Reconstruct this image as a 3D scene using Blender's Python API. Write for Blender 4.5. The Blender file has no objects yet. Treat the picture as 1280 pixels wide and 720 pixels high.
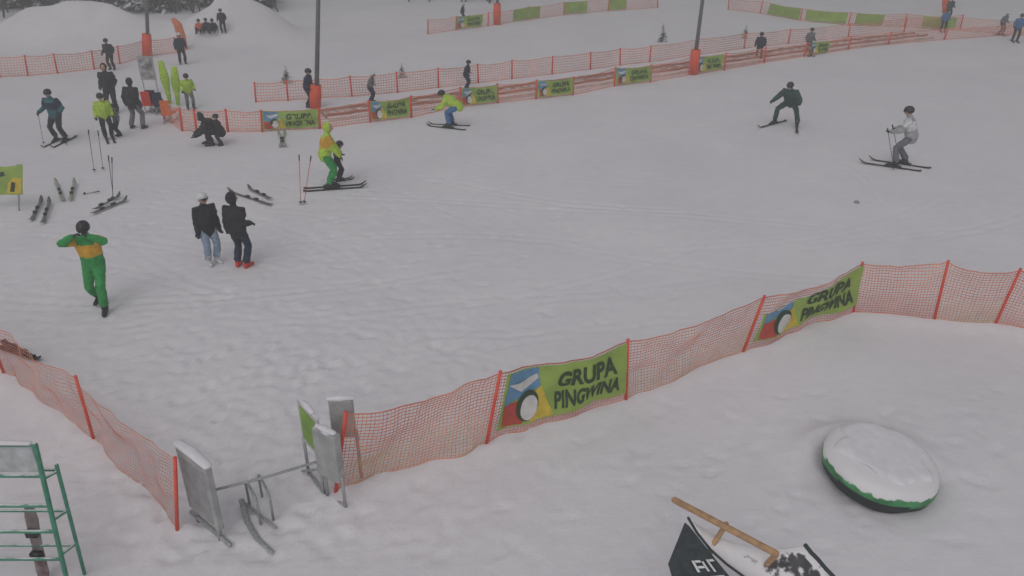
import bpy, bmesh, math, random
import numpy as np
from mathutils import Vector, Matrix, noise
random.seed(7); rng=np.random.RandomState(11)
sc=bpy.context.scene
COL=sc.collection
H=7.0; PITCH=math.radians(27.0); FPX=1000.0
cp,sp=math.cos(PITCH),math.sin(PITCH)

# ------------------------------------------------------------------ camera
cam=bpy.data.cameras.new("camera"); camo=bpy.data.objects.new("camera",cam); COL.objects.link(camo)
camo.location=(0,0,H); camo.rotation_euler=(math.radians(90)-PITCH,0,0)
cam.sensor_width=36; cam.lens=36*FPX/1280; cam.clip_end=2000; cam.clip_start=0.1
sc.camera=camo

# ------------------------------------------------------------------ world
SUN_EL=math.radians(50); SUN_AZ=math.radians(200)
w=bpy.data.worlds.new("World"); sc.world=w; w.use_nodes=True
nt=w.node_tree; nt.nodes.clear()
sky=nt.nodes.new("ShaderNodeTexSky"); sky.sky_type='NISHITA'; sky.sun_disc=False
sky.sun_elevation=SUN_EL; sky.sun_rotation=SUN_AZ; sky.air_density=1.0; sky.dust_density=3.0
hs=nt.nodes.new("ShaderNodeHueSaturation"); hs.inputs['Saturation'].default_value=0.14
bg=nt.nodes.new("ShaderNodeBackground"); bg.inputs[1].default_value=0.104
out=nt.nodes.new("ShaderNodeOutputWorld")
nt.links.new(sky.outputs[0],hs.inputs['Color']); nt.links.new(hs.outputs[0],bg.inputs[0]); nt.links.new(bg.outputs[0],out.inputs[0])
sl=bpy.data.lights.new("sun",'SUN'); sl.energy=0.5; sl.angle=math.radians(110); sl.color=(1.0,0.94,0.98)
so=bpy.data.objects.new("sun",sl); COL.objects.link(so)
so.rotation_euler=(math.radians(40),0,math.radians(-25))
sc.view_settings.view_transform='Standard'
try: sc.view_settings.look='None'
except: pass
sc.view_settings.exposure=0

# ------------------------------------------------------------------ winter haze (real homogeneous air volume over the piste)
def haze():
    me=bpy.data.meshes.new("haze"); 
    V=[(x,y,z) for x in(-160,160) for y in(-30,240) for z in(-3,26)]
    me.from_pydata(V,[],[(0,1,3,2),(4,6,7,5),(0,4,5,1),(2,3,7,6),(0,2,6,4),(1,5,7,3)])
    o=bpy.data.objects.new("haze",me); COL.objects.link(o)
    m=bpy.data.materials.new("haze_air"); m.use_nodes=True; n=m.node_tree; n.nodes.clear()
    v=n.nodes.new('ShaderNodeVolumeScatter'); v.inputs['Color'].default_value=(.985,.97,.995,1); v.inputs['Density'].default_value=.0105; v.inputs['Anisotropy'].default_value=.1
    q=n.nodes.new('ShaderNodeOutputMaterial'); n.links.new(v.outputs[0],q.inputs['Volume']); me.materials.append(m)
haze()
# ------------------------------------------------------------------ materials
MC={}
def M(name,col,rough=.75,var=.12,scale=9,snow=0,metal=0,bump=0.0,col2=None):
    if name in MC: return MC[name]
    m=bpy.data.materials.new(name); m.use_nodes=True; n=m.node_tree; L=n.links
    b=n.nodes['Principled BSDF']; b.inputs['Roughness'].default_value=rough; b.inputs['Metallic'].default_value=metal
    tc=n.nodes.new('ShaderNodeTexCoord'); nz=n.nodes.new('ShaderNodeTexNoise'); nz.inputs['Scale'].default_value=scale; nz.inputs['Detail'].default_value=5
    L.new(tc.outputs['Object'],nz.inputs['Vector'])
    rp=n.nodes.new('ShaderNodeValToRGB'); rp.color_ramp.elements[0].position=.32; rp.color_ramp.elements[1].position=.68
    c=col; c2=col2 or tuple(min(1,v*(1+var)) for v in c)
    rp.color_ramp.elements[0].color=tuple(v*(1-var) for v in c)+(1,); rp.color_ramp.elements[1].color=tuple(c2)+(1,)
    L.new(nz.outputs[0],rp.inputs[0]); last=rp.outputs[0]
    if snow>0:
        g=n.nodes.new('ShaderNodeNewGeometry'); sx=n.nodes.new('ShaderNodeSeparateXYZ'); L.new(g.outputs['Normal'],sx.inputs[0])
        n2=n.nodes.new('ShaderNodeTexNoise'); n2.inputs['Scale'].default_value=scale*1.4; n2.inputs['Detail'].default_value=6; L.new(tc.outputs['Object'],n2.inputs['Vector'])
        a=n.nodes.new('ShaderNodeMath'); a.operation='ADD'; L.new(sx.outputs[2],a.inputs[0]); L.new(n2.outputs[0],a.inputs[1])
        r2=n.nodes.new('ShaderNodeMapRange'); r2.inputs[1].default_value=1.5-snow; r2.inputs[2].default_value=1.62-snow; L.new(a.outputs[0],r2.inputs[0])
        mx=n.nodes.new('ShaderNodeMixRGB'); mx.inputs[2].default_value=(.75,.73,.755,1); L.new(r2.outputs[0],mx.inputs[0]); L.new(last,mx.inputs[1]); last=mx.outputs[0]
    L.new(last,b.inputs['Base Color'])
    if bump>0:
        bp=n.nodes.new('ShaderNodeBump'); bp.inputs['Strength'].default_value=bump; bp.inputs['Distance'].default_value=.02
        L.new(nz.outputs[0],bp.inputs['Height']); L.new(bp.outputs[0],b.inputs['Normal'])
    MC[name]=m; return m

def snow_ground():
    m=bpy.data.materials.new("snow_ground"); m.use_nodes=True; n=m.node_tree; L=n.links
    b=n.nodes['Principled BSDF']; b.inputs['Roughness'].default_value=.75
    b.inputs['Specular IOR Level'].default_value=.2
    tc=n.nodes.new('ShaderNodeTexCoord')
    def nz(s,d=6,r=.6):
        q=n.nodes.new('ShaderNodeTexNoise'); q.inputs['Scale'].default_value=s; q.inputs['Detail'].default_value=d; q.inputs['Roughness'].default_value=r
        L.new(tc.outputs['Object'],q.inputs['Vector']); return q
    a=nz(.35,5); c=nz(3.2,7,.7)
    ad=n.nodes.new('ShaderNodeMixRGB'); ad.inputs[0].default_value=.45; L.new(a.outputs[0],ad.inputs[1]); L.new(c.outputs[0],ad.inputs[2])
    rp=n.nodes.new('ShaderNodeValToRGB'); rp.color_ramp.elements[0].position=.33; rp.color_ramp.elements[1].position=.62
    rp.color_ramp.elements[0].color=(.70,.675,.715,1); rp.color_ramp.elements[1].color=(.785,.76,.79,1)
    L.new(ad.outputs[0],rp.inputs[0]); L.new(rp.outputs[0],b.inputs['Base Color'])
    d=nz(13,8,.7)
    b1=n.nodes.new('ShaderNodeBump'); b1.inputs['Strength'].default_value=.4; b1.inputs['Distance'].default_value=.025; L.new(d.outputs[0],b1.inputs['Height'])
    mp=n.nodes.new('ShaderNodeMapping'); mp.inputs['Rotation'].default_value=(0,0,math.radians(-52)); mp.inputs['Scale'].default_value=(.35,6,1); L.new(tc.outputs['Object'],mp.inputs[0])
    g=n.nodes.new('ShaderNodeTexNoise'); g.inputs['Scale'].default_value=1.0; g.inputs['Detail'].default_value=4; L.new(mp.outputs[0],g.inputs['Vector'])
    b2=n.nodes.new('ShaderNodeBump'); b2.inputs['Strength'].default_value=.12; b2.inputs['Distance'].default_value=.05; L.new(g.outputs[0],b2.inputs['Height']); L.new(b1.outputs[0],b2.inputs['Normal'])
    L.new(b2.outputs[0],b.inputs['Normal'])
    return m
SNOW=snow_ground()
SNOWC=M("snow_cap",(.735,.71,.745),.8,.05,9,bump=.35)

# ------------------------------------------------------------------ ground
TB=rng.rand(256,256)
def vn(x,y):
    x=np.asarray(x,float); y=np.asarray(y,float)
    xi=np.floor(x).astype(int); yi=np.floor(y).astype(int); fx=x-xi; fy=y-yi
    fx=fx*fx*(3-2*fx); fy=fy*fy*(3-2*fy)
    a=TB[xi%256,yi%256]; b=TB[(xi+1)%256,yi%256]; c=TB[xi%256,(yi+1)%256]; d=TB[(xi+1)%256,(yi+1)%256]
    return (a*(1-fx)+b*fx)*(1-fy)+(c*(1-fx)+d*fx)*fy-.5
def vr(x,y,s,a):
    c,q=math.cos(a),math.sin(a); return vn((x*c-y*q)/s+a*31,(x*q+y*c)/s+a*17)
def flat(px,py,z=0.0):
    dx=(px-640)/FPX; dy=(360-py)/FPX
    r=Vector((dx,cp+dy*sp,-sp+dy*cp)); t=(z-H)/r.z
    return Vector((r.x*t,r.y*t,z))
def topat(base,tx,ty):
    t=(360-ty)/FPX; Y=base.y
    wv=Y*(t*cp-sp)/(cp+t*sp); dep=Y*cp-wv*sp
    return Vector(((tx-640)/FPX*dep,Y,H+wv))
nearR=[((420,618),(432,518)),((608,558),(625,467)),((782,503),(785,427)),((928,443),(955,372)),((1066,393),(1078,330)),((1167,402),(1185,328)),((1243,408),(1275,338)),((1330,424),(1368,352))]
nearL=[((-90,400),(-125,342)),((6,470),(-18,405)),((118,552),(95,473)),((222,664),(219,575))]
FR=[(flat(*a),topat(flat(*a),*b)) for a,b in nearR]
FL=[(flat(*a),topat(flat(*a),*b)) for a,b in nearL]
def segd(x,y,pl):
    d=np.full(np.shape(x),1e9)
    for (a,_),(b,_) in zip(pl[:-1],pl[1:]):
        vx,vy=b.x-a.x,b.y-a.y; t=np.clip(((x-a.x)*vx+(y-a.y)*vy)/(vx*vx+vy*vy),0,1)
        d=np.minimum(d,np.hypot(x-a.x-t*vx,y-a.y-t*vy))
    return d
DISC=flat(1093,594)
mounds=[(flat(95,50),3.9,2.0,1.75),(flat(300,45),2.3,2.0,1.9),(flat(480,20),6,3,.25),(flat(190,42),2.6,2.2,.3)]
def hgt(x,y):
    x=np.asarray(x,float); y=np.asarray(y,float)
    h=.09*vn(x/4.3+7,y/4.3)+.028*vr(x,y,1.3,.5)+.009*vr(x,y,.5,1.1)
    tr=np.clip((24-y)/8,0,1)*np.clip(1.15-np.abs(x+3)/9,0.2,1)
    h=h+tr*(.011*vr(x,y,.24,.8)+.007*vr(x,y,.12,.3))
    h=h+.07*np.exp(-(segd(x,y,FR)/.28)**2)+.06*np.exp(-(segd(x,y,FL)/.28)**2)
    dx,dy=x-DISC.x,y-DISC.y; dd=np.hypot(dx,dy); h=h-.06*np.exp(-(dd/.85)**4)+.22*np.exp(-((dd-.86)/.26)**2)*np.clip(.1+dy/(dd+.01),0,1)
    for p,sx,sy,a in mounds:
        h=h+a*np.exp(-(((x-p.x)/sx)**2+((y-p.y)/sy)**2)**1.2)*(1+.25*vr(x,y,.9,.4))
    h=h+np.clip((y-58)/60,0,6)**1.5*4
    return h
TT=np.linspace(5,120,6000)
def G(px,py):
    dx=(px-640)/FPX; dy=(360-py)/FPX
    r=np.array((dx,cp+dy*sp,-sp+dy*cp)); X=r[0]*TT; Y=r[1]*TT; Z=H+r[2]*TT
    k=np.argmax(Z<hgt(X,Y))
    return Vector((X[k],Y[k],float(hgt(X[k],Y[k]))))
def hz(x,y): return float(hgt(x,y))
def geo(a,lim,f=1.35,s=.5):
    o=[];v=a
    while abs(v)<lim: s*=f; v=v+s; o.append(v)
    return o
xs=np.array([-v for v in geo(24,450)][::-1]+list(np.arange(-24,-12,.2))+list(np.arange(-12,14,.07))+list(np.arange(14,24,.2))+geo(24,450))
ys=np.array([-v for v in geo(2,300)][::-1]+list(np.arange(-2,5.5,.5))+list(np.arange(5.5,20,.065))+list(np.arange(20,30,.11))+list(np.arange(30,36,.2))+list(np.arange(36,64,.3))+geo(64,500))
XX,YY=np.meshgrid(xs,ys); ZZ=hgt(XX,YY)
def stamp(x,y,ang,a,b,dep,rim=.3):
    if abs(x)>12.5 or y>30 or y<6: return
    rr=a*2+.15
    i0,i1=np.searchsorted(xs,[x-rr,x+rr]); j0,j1=np.searchsorted(ys,[y-rr,y+rr])
    u=XX[j0:j1,i0:i1]-x; v=YY[j0:j1,i0:i1]-y
    uu=u*math.cos(ang)+v*math.sin(ang); vv=-u*math.sin(ang)+v*math.cos(ang); q=(uu/a)**2+(vv/b)**2
    ZZ[j0:j1,i0:i1]-=dep*np.exp(-q**1.5)-rim*dep*np.exp(-(q-2.2)**2)
for i in range(1700):
    py=random.uniform(190,700); px=random.gauss(300,230) if py<470 else random.uniform(0,1250)
    if py>=470 and random.random()<.6: px=random.gauss(300,120)
    p=flat(px,py); stamp(p.x,p.y,random.uniform(0,3.14),random.uniform(.10,.17),random.uniform(.05,.08),random.uniform(.008,.03))
# ski tracks: long shallow paired grooves sweeping over the piste
for i in range(34):
    p=flat(random.uniform(-50,1250),random.uniform(170,430)); a=random.uniform(-.5,.9)+(math.pi if random.random()<.5 else 0); cur=random.uniform(-.12,.12); x,y=p.x,p.y; d=random.uniform(.006,.014)
    for s in range(random.randint(25,70)):
        a+=cur*.22; x+=math.cos(a)*.2; y+=math.sin(a)*.2
        for o in(-.13,.13): stamp(x-math.sin(a)*o,y+math.cos(a)*o,a,.14,.055,d,.0)
# worn path past the gate
for i in range(420):
    t=random.random(); p=flat(330,640).lerp(flat(330,430),t); stamp(p.x+random.gauss(0,.45+.6*t),p.y+random.gauss(0,.2),random.uniform(.8,2.3),random.uniform(.11,.17),random.uniform(.05,.07),random.uniform(.010,.028))
ny,nx=XX.shape
me=bpy.data.meshes.new("snow_ground")
co=np.stack([XX,YY,ZZ],-1).reshape(-1,3)
idx=np.arange(ny*nx).reshape(ny,nx)
fc=np.stack([idx[:-1,:-1],idx[:-1,1:],idx[1:,1:],idx[1:,:-1]],-1).reshape(-1,4)
def np_mesh(me,co,fc,smooth=True):
    me.vertices.add(len(co)); me.vertices.foreach_set("co",np.asarray(co,dtype=np.float32).ravel())
    k=fc.shape[1]; me.loops.add(fc.size); me.loops.foreach_set("vertex_index",fc.astype(np.int32).ravel())
    me.polygons.add(len(fc)); me.polygons.foreach_set("loop_start",np.arange(0,fc.size,k,dtype=np.int32))
    me.update(calc_edges=True); me.validate()
    me.polygons.foreach_set("use_smooth",[smooth]*len(me.polygons))
np_mesh(me,co,fc); me.materials.append(SNOW)
COL.objects.link(bpy.data.objects.new("snow_ground",me))

# ------------------------------------------------------------------ helpers
def empty(name,loc=(0,0,0),rot=0,s=1):
    e=bpy.data.objects.new(name,None); e.empty_display_size=.2; COL.objects.link(e)
    e.location=loc; e.rotation_euler=(0,0,rot); e.scale=(s,s,s); return e
class B:
    """mesh accumulator with material slots"""
    def __init__(s): s.V=[];s.F=[];s.MI=[];s.ms=[]
    def mi(s,m):
        if m not in s.ms: s.ms.append(m)
        return s.ms.index(m)
    def add(s,V,F,m):
        o=len(s.V); s.V+=[tuple(v) for v in V]; s.F+=[tuple(i+o for i in f) for f in F]; s.MI+=[s.mi(m)]*len(F)
    def obj(s,name,parent=None,smooth=True,bevel=0):
        me=bpy.data.meshes.new(name); me.from_pydata(s.V,[],s.F)
        for m in s.ms: me.materials.append(m)
        me.polygons.foreach_set("material_index",s.MI)
        if smooth: me.polygons.foreach_set("use_smooth",[True]*len(s.F))
        o=bpy.data.objects.new(name,me); COL.objects.link(o)
        if parent: o.parent=parent
        if bevel:
            b=o.modifiers.new("bevel",'BEVEL'); b.width=bevel; b.segments=2
        return o
def loft(pts,rad,xd=(1,0,0),n=10,cap=True):
    pts=[Vector(p) for p in pts]; rad=[(r,r) if not isinstance(r,tuple) else r for r in rad]
    if cap:
        d0=(pts[0]-pts[1]).normalized(); d1=(pts[-1]-pts[-2]).normalized(); r0=min(rad[0]); r1=min(rad[-1])
        pts=[pts[0]+d0*r0*.65]+pts+[pts[-1]+d1*r1*.65]; rad=[(rad[0][0]*.65,rad[0][1]*.65)]+rad+[(rad[-1][0]*.65,rad[-1][1]*.65)]
    V=[];F=[];k=len(pts)
    for i,p in enumerate(pts):
        t=(pts[min(i+1,k-1)]-pts[max(i-1,0)]).normalized(); x=Vector(xd); x=x-t*x.dot(t)
        if x.length<.05: x=Vector((0,1,0)); x=x-t*x.dot(t)
        if x.length<.05: x=Vector((0,0,1)); x=x-t*x.dot(t)
        x.normalize(); y=t.cross(x)
        for j in range(n):
            a=2*math.pi*j/n; V.append(p+x*math.cos(a)*rad[i][0]+y*math.sin(a)*rad[i][1])
    for i in range(k-1):
        for j in range(n):
            F.append((i*n+j,i*n+(j+1)%n,(i+1)*n+(j+1)%n,(i+1)*n+j))
    d0=(pts[0]-pts[1]).normalized(); d1=(pts[-1]-pts[-2]).normalized()
    e0=min(rad[0])*.45 if cap else 0; e1=min(rad[-1])*.45 if cap else 0
    V.append(pts[0]+d0*e0); V.append(pts[-1]+d1*e1); a,b=len(V)-2,len(V)-1
    for j in range(n):
        F.append((a,(j+1)%n,j)); F.append((b,(k-1)*n+j,(k-1)*n+(j+1)%n))
    return V,F
def ell(c,r,mat=None,nu=14,nv=9,zmin=-9,fn=None):
    V=[];F=[]
    for i in range(nv+1):
        th=math.pi*i/nv
        for j in range(nu):
            ph=2*math.pi*j/nu; p=Vector((math.sin(th)*math.cos(ph)*r[0],math.sin(th)*math.sin(ph)*r[1],math.cos(th)*r[2]))
            if p.z<zmin: p.z=zmin
            if fn: p=fn(p)
            if mat is not None: p=mat@p
            V.append(p+Vector(c))
    for i in range(nv):
        for j in range(nu): F.append((i*nu+j,(i+1)*nu+j,(i+1)*nu+(j+1)%nu,i*nu+(j+1)%nu))
    return V,F
def box(c,s,rot=None):
    c=Vector(c); V=[]
    for x in(-.5,.5):
        for y in(-.5,.5):
            for z in(-.5,.5):
                p=Vector((x*s[0],y*s[1],z*s[2])); 
                if rot is not None: p=rot@p
                V.append(c+p)
    return V,[(0,1,3,2),(4,6,7,5),(0,4,5,1),(2,3,7,6),(0,2,6,4),(1,5,7,3)]

# ------------------------------------------------------------------ people
SKIN=M("skin",(.50,.30,.22),.6,.06); DARK=M("black_plastic",(.018,.018,.02),.4,.1); LIP=M("lips",(.35,.12,.10),.6)
def cloth(nm,c): return M("cloth_"+nm,c,.85,.22,14,bump=.6)
BLK=cloth("black",(.020,.020,.024)); NAVY=cloth("navy",(.022,.03,.06)); GRN=cloth("green",(.03,.28,.07)); YEL=cloth("yellow",(.62,.34,.03))
LIME=cloth("lime",(.42,.60,.06)); GRY=cloth("grey",(.16,.16,.18)); LGT=cloth("light_grey",(.36,.36,.38)); JEAN=cloth("pale_jeans",(.26,.33,.44)); BLUE=cloth("blue",(.06,.17,.36))
DGRN=cloth("dark_green",(.03,.07,.06)); WHT=cloth("white",(.62,.62,.64)); RED=cloth("red",(.55,.04,.03)); ORG=cloth("orange",(.75,.17,.05)); TEAL=cloth("teal",(.03,.13,.16))
PWHT=M("white_plastic",(.62,.62,.64),.35,.05); PRED=M("red_plastic",(.6,.04,.03),.35); PGRN=M("green_plastic",(.28,.5,.05),.4)
STEEL=M("galvanised_steel",(.36,.37,.38),.5,.2,20,metal=.4); HAIR=M("brown_hair",(.05,.03,.02),.8)

def ik(a,c,l1,l2,hint):
    a=Vector(a);c=Vector(c);d=c-a;L=d.length
    if L>(l1+l2)*.995: c=a+d.normalized()*(l1+l2)*.995; d=c-a; L=d.length
    x=(l1*l1-l2*l2+L*L)/(2*L); hh=math.sqrt(max(0,l1*l1-x*x)); u=d.normalized()
    h=Vector(hint); h=h-u*h.dot(u); h.normalize()
    return a+u*x+h*hh, c
def ski_mesh(b,p,yaw,L=1.5,col=None,binding=True):
    R=Matrix.Rotation(yaw,3,'Z'); n=16; V=[];F=[]
    for i in range(n+1):
        t=i/n; y=-L*.45+L*t; wd=.036+.014*(2*t-1)**2; z=.012
        if t>.88: z+=.10*((t-.88)/.12)**1.6
        if t<.05: z+=.02*((.05-t)/.05)
        if t>.95: wd*=1-((t-.95)/.05)**2*.7
        for sx in(-1,1):
            for dz in(0,.014): V.append(Vector(p)+R@Vector((sx*wd,y,z+dz)))
    for i in range(n):
        a=i*4;c=a+4; F+= [(a+1,c+1,c+3,a+3),(a,a+2,c+2,c),(a,c,c+1,a+1),(a+2,a+3,c+3,c+2)]
    F+=[(0,1,3,2),(n*4,n*4+2,n*4+3,n*4+1)]
    b.add(V,F,col or DARK)
    if binding:
        for yy in(-.17,.15):
            V,F=box(Vector(p)+R@Vector((0,yy,.045)),(.07,.10,.05),R.to_3x3()); b.add(V,F,DARK)
def pole_mesh(b,top,tip,col=None):
    top=Vector(top);tip=Vector(tip);d=(tip-top).normalized()
    V,F=loft([top,tip],[.009,.006],n=6,cap=False); b.add(V,F,col or DARK)
    V,F=loft([top-d*.10,top+d*.03],[.017,.014],n=8); b.add(V,F,DARK)
    V,F=loft([tip-d*.07,tip-d*.06],[.045,.045],n=10,cap=False); b.add(V,F,DARK)
def person(name,px,py,face,h,jacket,pants,boots=DARK,helmet=None,gloves=DARK,band=None,pel=(0,0,.91),lean=6,side=0,twist=0,
           fl=(-.11,.0),fr=(.11,.0),zl=0,zr=0,toe=8,hl=(-.27,.04,.84),hr=(.27,.04,.84),hp=0,hy=0,skis=None,skiL=1.5,poles=None,puff=1.06,vox=.018,hood=None,kid=1.0,kneeout=.15,skiyaw=0,elh=(0,-1,-.3),hem=.10,elo=.25):
    loc=G(px,py); s=h/1.75
    E=empty(name,loc,-math.radians(face),s)
    up=.035 if skis else 0
    pel=Vector(pel)+Vector((0,0,up)); R=Matrix.Rotation(-math.radians(lean),3,'X')@Matrix.Rotation(math.radians(side),3,'Y')
    T=Matrix.Rotation(math.radians(twist),3,'Z'); RT=R@T
    def tp(x,y,z): return pel+R@Vector((x,y,z))
    def st(x,y,z): return pel+RT@Vector((x,y,z))
    bones=[];V=[];F=[]
    def add(v,f):
        o=len(V); V.extend(v); F.extend([tuple(i+o for i in q) for q in f])
    xd=R@Vector((1,0,0)); xs_=RT@Vector((1,0,0)); pf=puff
    add(*loft([tp(0,-.005,-.11),tp(0,-.01,-.03),tp(0,.005,.12),st(0,.01,.28),st(0,0,.40),st(0,-.01,.47),st(0,.0,.53)],
        [(.15*pf,.115*pf),(.182*pf,.142*pf),(.172*pf,.135*pf),(.19*pf,.15*pf),(.19*pf,.125*pf),(.11,.085),(.066,.066)],xs_*.5+xd*.5,n=18))
    bones.append((tp(0,0,-hem),st(0,0,.46),.16,0)); bones.append((st(0,0,.50),st(0,.01,.58),.055,3))
    sh=[st(-.178,0,.43),st(.178,0,.43)]; W=[]
    for k,hand in((0,hl),(1,hr)):
        hnd=Vector(hand)+Vector((0,0,up)); sgn=-1 if k==0 else 1
        el,wr=ik(sh[k],hnd,.285,.255,Vector((elh[0]+sgn*elo,elh[1],elh[2])))
        add(*loft([st(sgn*.09,0,.42),sh[k],sh[k].lerp(el,.5),el,el.lerp(wr,.5),wr],[.08,.086*pf,.076*pf,.067*pf,.061*pf,.047*pf],(0,0,1),n=12))
        bones.append((sh[k],el,.065,1)); bones.append((el,wr,.055,1)); W.append((el,wr))
    hips=[tp(-.09,0,-.04),tp(.09,0,-.04)]
    bb=B()
    for k,ft,zz in((0,fl,zl),(1,fr,zr)):
        sgn=-1 if k==0 else 1
        an=Vector((ft[0],ft[1],.115+zz+up)); kn,an2=ik(hips[k],an,.43,.40,Vector((sgn*kneeout,1,.1)))
        add(*loft([hips[k],hips[k].lerp(kn,.45),kn,kn.lerp(an2,.4),an2+Vector((0,0,.05))],[.108,.100,.080,.083,.080],(1,0,0),n=14))
        bones.append((hips[k].lerp(kn,.10),kn,.085,2)); bones.append((kn,an2,.07,2))
        ya=-sgn*math.radians(toe) if not skis else -sgn*math.radians(skiyaw)
        Rf=Matrix.Rotation(ya,3,'Z')
        V2,F2=loft([an2+Rf@Vector((0,-.06,-.065)),an2+Rf@Vector((0,.02,-.05)),an2+Rf@Vector((0,.12,-.07)),an2+Rf@Vector((0,.19,-.08))],[(.044,.05),(.052,.066),(.05,.046),(.038,.034)],Rf@Vector((1,0,0)),n=14)
        bb.add(V2,F2,boots)
        sd=(kn-an2).normalized(); V2,F2=loft([an2-sd*.02,an2+sd*.10,an2+sd*.17],[.064,.070,.076],(1,0,0),n=14); bb.add(V2,F2,boots)
        for q in(.05,.13):
            V2,F2=box(an2+sd*q+Rf@Vector((0,.062,0)),(.06,.025,.018),Rf); bb.add(V2,F2,STEEL)
        if skis: ski_mesh(bb,an2+Rf@Vector((0,.05,-.15)),ya,skiL,skis)
    bb.obj("boots",E)
    me=bpy.data.meshes.new("body"); me.from_pydata([tuple(v) for v in V],[],F); o=bpy.data.objects.new("body",me); COL.objects.link(o)
    r=o.modifiers.new("r",'REMESH'); r.mode='VOXEL'; r.voxel_size=vox
    sm=o.modifiers.new("s",'SMOOTH'); sm.factor=.5; sm.iterations=3
    dg=bpy.context.evaluated_depsgraph_get(); m2=bpy.data.meshes.new_from_object(o.evaluated_get(dg)); m2.name="body"
    o.modifiers.clear(); o.data=m2; o.parent=E
    for v in m2.vertices:
        p=v.co; q=noise.noise(Vector((p.x*9+px,p.y*9,p.z*22)))*.6+noise.noise(Vector((p.x*25,p.y*25+py,p.z*30)))*.3
        v.co=p+v.normal*q*.020
    n=len(m2.polygons); c=np.zeros(n*3); m2.polygons.foreach_get("center",c); c=c.reshape(-1,3)
    best=np.full(n,1e9); mi=np.zeros(n,int)
    for a,b_,rad,mt in bones:
        a_=np.array(a);d=np.array(b_)-a_; t=np.clip(((c-a_)@d)/(d@d),0,1); ds=np.linalg.norm(c-a_-t[:,None]*d,axis=1)-rad
        k=ds<best; best[k]=ds[k]; mi[k]=mt
    if band:
        ax=np.array(R@Vector((0,0,1))); tt=(c-np.array(pel))@ax; k=(mi==0)&(tt>.17)&(tt<.40); mi[k]=4
        for q in sh:
            k=(mi==1)&(np.linalg.norm(c-np.array(q),axis=1)<.20); mi[k]=4
    m2.materials.clear()
    for q in(jacket,jacket,pants,jacket,band or jacket): m2.materials.append(q)
    m2.polygons.foreach_set("material_index",mi.astype(np.int32)); m2.polygons.foreach_set("use_smooth",[True]*n)
    hb=B()
    for k,(el,wr) in enumerate(W):
        sgn=-1 if k==0 else 1
        d=(wr-el).normalized(); side_=Vector((0,0,1)).cross(d)
        if side_.length<.2: side_=Vector((0,1,0))-d*d.y
        side_.normalize(); nn=d.cross(side_).normalized()
        hb.add(*loft([wr-d*.03,wr+d*.03,wr+d*.075],[(.036,.03),(.044,.022),(.042,.018)],side_,n=10),gloves)
        for i,(ln,of) in enumerate(((.062,-.031),(.075,-.010),(.070,.011),(.055,.031))):
            b0=wr+d*.07+side_*of; b1=b0+d*ln*.5-nn*sgn*ln*.15; b2=b1+d*ln*.3-nn*sgn*ln*.5; hb.add(*loft([b0,b1,b2],[.0115,.0105,.009],side_,n=6),gloves)
        t0=wr+d*.02+side_*(-.036); hb.add(*loft([t0,t0+d*.03-side_*.025,t0+d*.06-side_*.022-nn*sgn*.02],[.014,.013,.010],side_,n=6),gloves)
        if poles:
            g=wr+d*.08
            tip=Vector((g.x+sgn*.12,g.y-.35,.0)) if poles=='back' else Vector((g.x+sgn*.05,g.y+.05,.0)); pole_mesh(hb,g,tip)
    hb.obj("hands",E)
    hc=st(0,.015,.66 if kid==1 else .66+.02*(kid-1)); RH=RT@Matrix.Rotation(math.radians(lean*.75)-math.radians(hp),3,'X')@Matrix.Rotation(math.radians(-hy),3,'Z')
    K=kid; b=B()
    def fh(p):
        if p.z<0: p.x*=1+p.z*2.2; p.y*=1+p.z*.8
        return p*K
    b.add(*ell(hc,(.077,.096,.118),RH,18,14,fn=fh),SKIN)
    def at(x,y,z): return hc+RH@(Vector((x,y,z))*K)
    b.add(*loft([at(0,.088,.012),at(0,.112,-.022)],[.009,.014],n=8),SKIN)
    for sg in(-1,1):
        b.add(*ell(at(sg*.078,0,-.005),(.012,.022,.032),RH,8,6),SKIN)
        b.add(*ell(at(sg*.03,.086,.008),(.012,.008,.007),RH,8,6),DARK)
    b.add(*ell(at(0,.083,-.055),(.024,.008,.007),RH,8,6),LIP)
    if helmet:
        b.add(*ell(at(0,-.012,.035),(.112*K,.132*K,.114*K),RH,20,12,fn=lambda p:Vector((p.x,p.y,max(p.z,-.075*K if p.y<.03 else -.005)))),helmet)
        b.add(*loft([at(-.085,.06,.02),at(-.045,.105,.02),at(.045,.105,.02),at(.085,.06,.02)],[(.034,.012)]*4,RH@Vector((0,0,1)),n=10),DARK)
    elif hood:
        b.add(*ell(at(0,-.02,.02),(.108*K,.125*K,.135*K),RH,18,12,fn=lambda p:Vector((p.x,min(p.y,.055),p.z))),hood)
    else:
        b.add(*ell(at(0,-.014,.022),(.088*K,.104*K,.108*K),RH,16,10,fn=lambda p:Vector((p.x,p.y if p.z>.04 else min(p.y,.01),p.z))),HAIR)
    b.add(*loft([st(0,0,.50),st(0,.005,.56)],[.070,.064],n=12),jacket)
    b.obj("head",E)
    return E

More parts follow.
